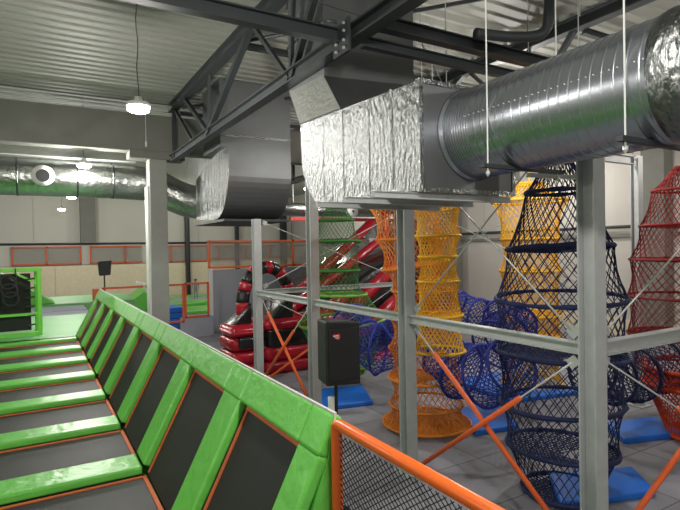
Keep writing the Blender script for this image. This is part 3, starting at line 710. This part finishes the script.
# grey partition with orange railing
PY = 17.5; pxl = atY(213, 300, PY).x
t = thing('grey_partition', 'tall grey partition wall behind the inflatable', 'partition', (9, PY, 0))
part(MB().box(pxl, 13.5, PY, PY+.12, 0, 2.15), 'panel', 'grey_panel', t)
part(MB().box(pxl-.13, pxl, PY-.03, PY+.14, 0, 2.2), 'end_post', 'white', t)
railpanel(pxl-.1, 13.5, PY+.05, 2.22, 3.12, [pxl-.1, atY(293.5, 256, PY).x, atY(380, 256, PY).x], 'bright orange railing on top of the grey partition', 'orange', .07)
# low fence with green court behind
FYY = 17.0
xa, xb, xc, xd = atY(103, 288, FYY).x, atY(183, 288, FYY).x, atY(208, 288, FYY).x, atY(168, 288, FYY).x
t = thing('low_partition', 'low grey partition under the small orange fence', 'partition', (4.5, FYY, 0))
part(MB().box(xb-.1, pxl-.14, FYY, FYY+.1, 0, .66), 'panel', 'grey_panel', t)
railpanel(xa, xb, FYY, .55, 1.73, [xa, xb], 'long low orange fence running left behind the concrete column', 'orange_dull', .06, False)
railpanel(xb+.06, xc, FYY, .68, 1.75, [xb+.07, xc], 'small orange fence frame around the child', 'orange_dull', .06, False)
single(MB().box(xa-.25, xa-.03, FYY+.0, FYY+.5, 1.2, 1.72), 'orange_box', 'orange_dull', 'orange padded end block below the far loudspeaker', 'block', bevel=.02)
# stack of blue mats
for k in range(4):
    q0 = atY(167, 310, 19).x; q1 = atY(184, 310, 19).x
    single(MB().box(q0, q1, 19, 20.2, .2*k+.0+.004, .2*k+.196), 'gym_mat', 'mat_blue', '%s blue mat from the bottom of the stack behind the orange fence' % ordn[k], 'mat', bevel=.03)
# green court behind the fence
def cb(x0, x1, y0, y1, z0, z1, label, mt='green', name='court_pad', cat='pad'): return single(MB().box(x0, x1, y0, y1, z0, z1), name, mt, label, cat, bevel=.03)
cb(5.3, 9.0, 28.2, 30.2, .0, .16, 'far grey trampoline bed where the child stands', 'strip_blue', 'trampoline', 'trampoline')
cb(5.0, 9.4, 30.4, 31.6, .0, .2, 'green pad along the far side of the child’s trampoline')
cb(4.8, 5.2, 23.5, 30.2, .0, .25, 'green pad left of the child’s trampoline')
cb(5.3, 9.2, 26.0, 27.9, .0, .22, 'green pad before the child’s trampoline')
cb(5.3, 9.2, 23.2, 25.4, .0, .14, 'nearest green pad behind the small orange fence')
cb(7.3, 7.6, 25.45, 25.9, .0, .3, 'small green divider pad in the far court')
single(MB().prism([(2.9, 26, 0), (5.3, 26, 0), (5.3, 26, 1.25), (4.9, 26, 1.25), (3.6, 26, .3)], (0, 2.0, 0)), 'padded_ramp', 'green', 'sloping green ramp just left of the concrete column', 'ramp', bevel=.03)
# security camera on the column
t = thing('security_camera', 'small white camera fixed to the concrete column', 'camera', (2.4, 13.1, 2.1))
p = atY(146, 284, 13.05)
part(MB().bar(p, p+V((-.22, 0, .04)), .07, .07), 'housing', 'white', t, bevel=.01); part(MB().bar(p+V((-.05, 0, -.01)), p+V((.02, .1, -.2)), .04, .04), 'bracket', 'white', t)

# ---------------------------------------------------------------- child
pc = V((7.68, 28.9, .165))
def person(c, h=1.08):
    t = thing('person', 'small child in grey clothes standing on the far trampoline', 'person', c)
    k = h/1.7
    J = {'pel': (0, 0, .88), 'sp': (0, .01, 1.1), 'ch': (0, .01, 1.30), 'nk': (0, 0, 1.44), 'hd': (0, -.01, 1.56), 'top': (0, -.01, 1.66),
         'sl': (-.17, 0, 1.38), 'el': (-.25, .02, 1.12), 'wl': (-.24, -.06, .90), 'hl': (-.23, -.09, .80), 'sr': (.17, 0, 1.38), 'er': (.26, .03, 1.13), 'wr': (.25, -.04, .9), 'hr': (.24, -.07, .80),
         'tl': (-.09, 0, .82), 'kl': (-.11, -.01, .47), 'al': (-.12, .02, .08), 'fl': (-.13, -.12, .04), 'tr': (.09, 0, .82), 'kr': (.11, -.02, .47), 'ar': (.12, .02, .08), 'fr': (.13, -.12, .04)}
    Rr = {'pel': .13, 'sp': .12, 'ch': .14, 'nk': .05, 'hd': .10, 'top': .07, 'sl': .06, 'el': .042, 'wl': .03, 'hl': .035, 'sr': .06, 'er': .042, 'wr': .03, 'hr': .035, 'tl': .085, 'kl': .055, 'al': .04, 'fl': .035, 'tr': .085, 'kr': .055, 'ar': .04, 'fr': .035}
    E_ = [('pel', 'sp'), ('sp', 'ch'), ('ch', 'nk'), ('nk', 'hd'), ('hd', 'top'), ('ch', 'sl'), ('sl', 'el'), ('el', 'wl'), ('wl', 'hl'), ('ch', 'sr'), ('sr', 'er'), ('er', 'wr'), ('wr', 'hr'), ('pel', 'tl'), ('tl', 'kl'), ('kl', 'al'), ('al', 'fl'), ('pel', 'tr'), ('tr', 'kr'), ('kr', 'ar'), ('ar', 'fr')]
    ks = list(J); me = bpy.data.meshes.new('body'); me.from_pydata([V(J[q])*k for q in ks], [(ks.index(a_), ks.index(b_)) for a_, b_ in E_], [])
    me.materials.append(M['shirt']); o = bpy.data.objects.new('body', me); col.objects.link(o); o.parent = t
    o.modifiers.new('skin', 'SKIN'); sv = me.skin_vertices[0].data
    for i, q in enumerate(ks): sv[i].radius = (Rr[q]*k, Rr[q]*k); sv[i].use_root = (q == 'pel')
    s_ = o.modifiers.new('sub', 'SUBSURF'); s_.levels = 2; s_.render_levels = 2
    mb = MB(); bmesh.ops.create_uvsphere(mb.bm, u_segments=16, v_segments=10, radius=.125*k, matrix=Matrix.Translation(V((0, .012, 1.62))*k))
    hh = mb.build('hair', 'hair', None, smooth=True); hh.parent = t
    mb = MB(); bmesh.ops.create_uvsphere(mb.bm, u_segments=12, v_segments=8, radius=.09*k, matrix=Matrix.Translation(V((0, -.045, 1.57))*k))
    hh = mb.build('face', 'skin', None, smooth=True); hh.parent = t
    return t
person(pc)

# ---------------------------------------------------------------- red and black inflatables
def xat(u, v, Y): p = atY(u, v, Y); return p
def blob(mb, x0, x1, y0, y1, z0, z1): return mb.box(x0, x1, y0, y1, z0, z1)
def infl(mb, name, mt, t, bev=.12): 
    o = part(mb, name, mt, t, smooth=True); b = o.modifiers.new('bevel', 'BEVEL'); b.width = bev; b.segments = 4; b.limit_method = 'ANGLE'; return o
IY = 10.75
t = thing('inflatable_arch', 'red and black inflatable step with striped arch at left centre', 'inflatable', (4.0, 12, 0))
xl = atY(231, 330, IY).x; xm = atY(264, 330, IY).x
zs = [0, .30, .60, .90, 1.16]
for k in range(4): infl(blob(MB(), xl, xm, IY+(.02 if k in (1,) else 0), IY+.95, zs[k], zs[k+1]), 'air_chamber', 'red', t, .13)
infl(blob(MB(), xl+.16, xm-.12, IY-.05, IY+.2, .66, .92), 'black_panel', 'blackv', t, .06)
infl(MB().prism([(xl+.1, IY+.3, 1.12), (xl+.6, IY+.3, 1.12), (xl+.6, IY+.3, 1.62)], (0, .5, 0)), 'corner_wedge', 'blackv', t, .05)
# arch, striped
cA = atY(270, 312, IY+.5); npt = 40; Rw, Rh = .64, .90; pts = []
base = 1.25
for k in range(npt+1):
    a_ = math.pi*(1-k/npt); pts.append(V((cA.x+Rw*math.cos(a_), IY+.55+.25*(k/npt), 1.54+Rh*.95*math.sin(a_))))
pts = [V((pts[0].x, pts[0].y, base)), V((pts[0].x, pts[0].y, 1.45))]+pts+[V((pts[-1].x+.03, pts[-1].y, 1.3)), V((pts[-1].x+.05, pts[-1].y, 1.0))]
ns = 13; per = len(pts)/ns
for k in range(ns):
    i0 = int(round(k*per)); i1 = min(int(round((k+1)*per)), len(pts)-1)
    seg_ = pts[i0:i1+1]
    if len(seg_) > 1: part(MB().tube(seg_, .15, 18), 'arch_segment', 'red' if k % 2 == 0 else 'blackv', t, smooth=True)
# second body with slide
t = thing('inflatable_slide', 'large red and black inflatable slide climbing to the right', 'inflatable', (6.5, 12.5, 0))
xs, xe = xm+.03, atY(345, 350, IY).x
zs = [0, .30, .62, .98, 1.25]
for k in range(4):
    if k == 2: infl(blob(MB(), xs+.1, xe, IY+.05, IY+.9, zs[k]-.05, zs[k+1]+.05), 'black_panel', 'blackv', t, .08)
    else: infl(blob(MB(), xs, xe, IY, IY+1.0, zs[k], zs[k+1]), 'air_chamber', 'red', t, .13)
infl(MB().prism([(xs+.15, IY+.1, 1.2), (xs+.75, IY+.1, 1.2), (xs+.75, IY+.1, 1.72)], (0, .4, 0)), 'corner_wedge', 'blackv', t, .05)
infl(MB().prism([(xs+.5, IY+.5, .6), (9.2, IY+.5, .6), (9.9, IY+.5, 3.2), (7.5, IY+.5, 2.2)], (0, 3.6, 0)), 'slide_body', 'blackv', t, .15)
def rail(u0, v0, u1, v1, Y, r, mt='red'):
    a_ = atY(u0, v0, Y); b_ = atY(u1, v1, Y); part(MB().tube([a_, a_.lerp(b_, .5)+V((0, 0, -.03)), b_], r, 18), 'side_tube', mt, t, smooth=True)
rail(322, 334, 402, 258, 11.3, .19)
rail(345, 345, 412, 285, 11.05, .17)
rail(268, 326, 385, 236, 12.4, .12)
rail(300, 332, 350, 290, 11.0, .15)
rail(255, 328, 318, 290, 11.6, .14)
rail(290, 300, 372, 222, 13.6, .15)
rail(310, 285, 330, 262, 13.8, .2)
tp = atY(388, 230, 14.5)
infl(MB().box(tp.x-.35, tp.x+1.2, 14.3, 15.5, 0, 3.75), 'tower_block', 'blackv', t, .12)
infl(MB().box(tp.x-.45, tp.x-.2, 14.1, 14.5, .5, 4.0), 'tower_post', 'red', t, .1)
infl(MB().box(9.3, 10.6, 12.0, 14.6, 0, 2.9), 'tower_block', 'red', t, .15)
rail(352, 368, 398, 352, 10.9, .2)
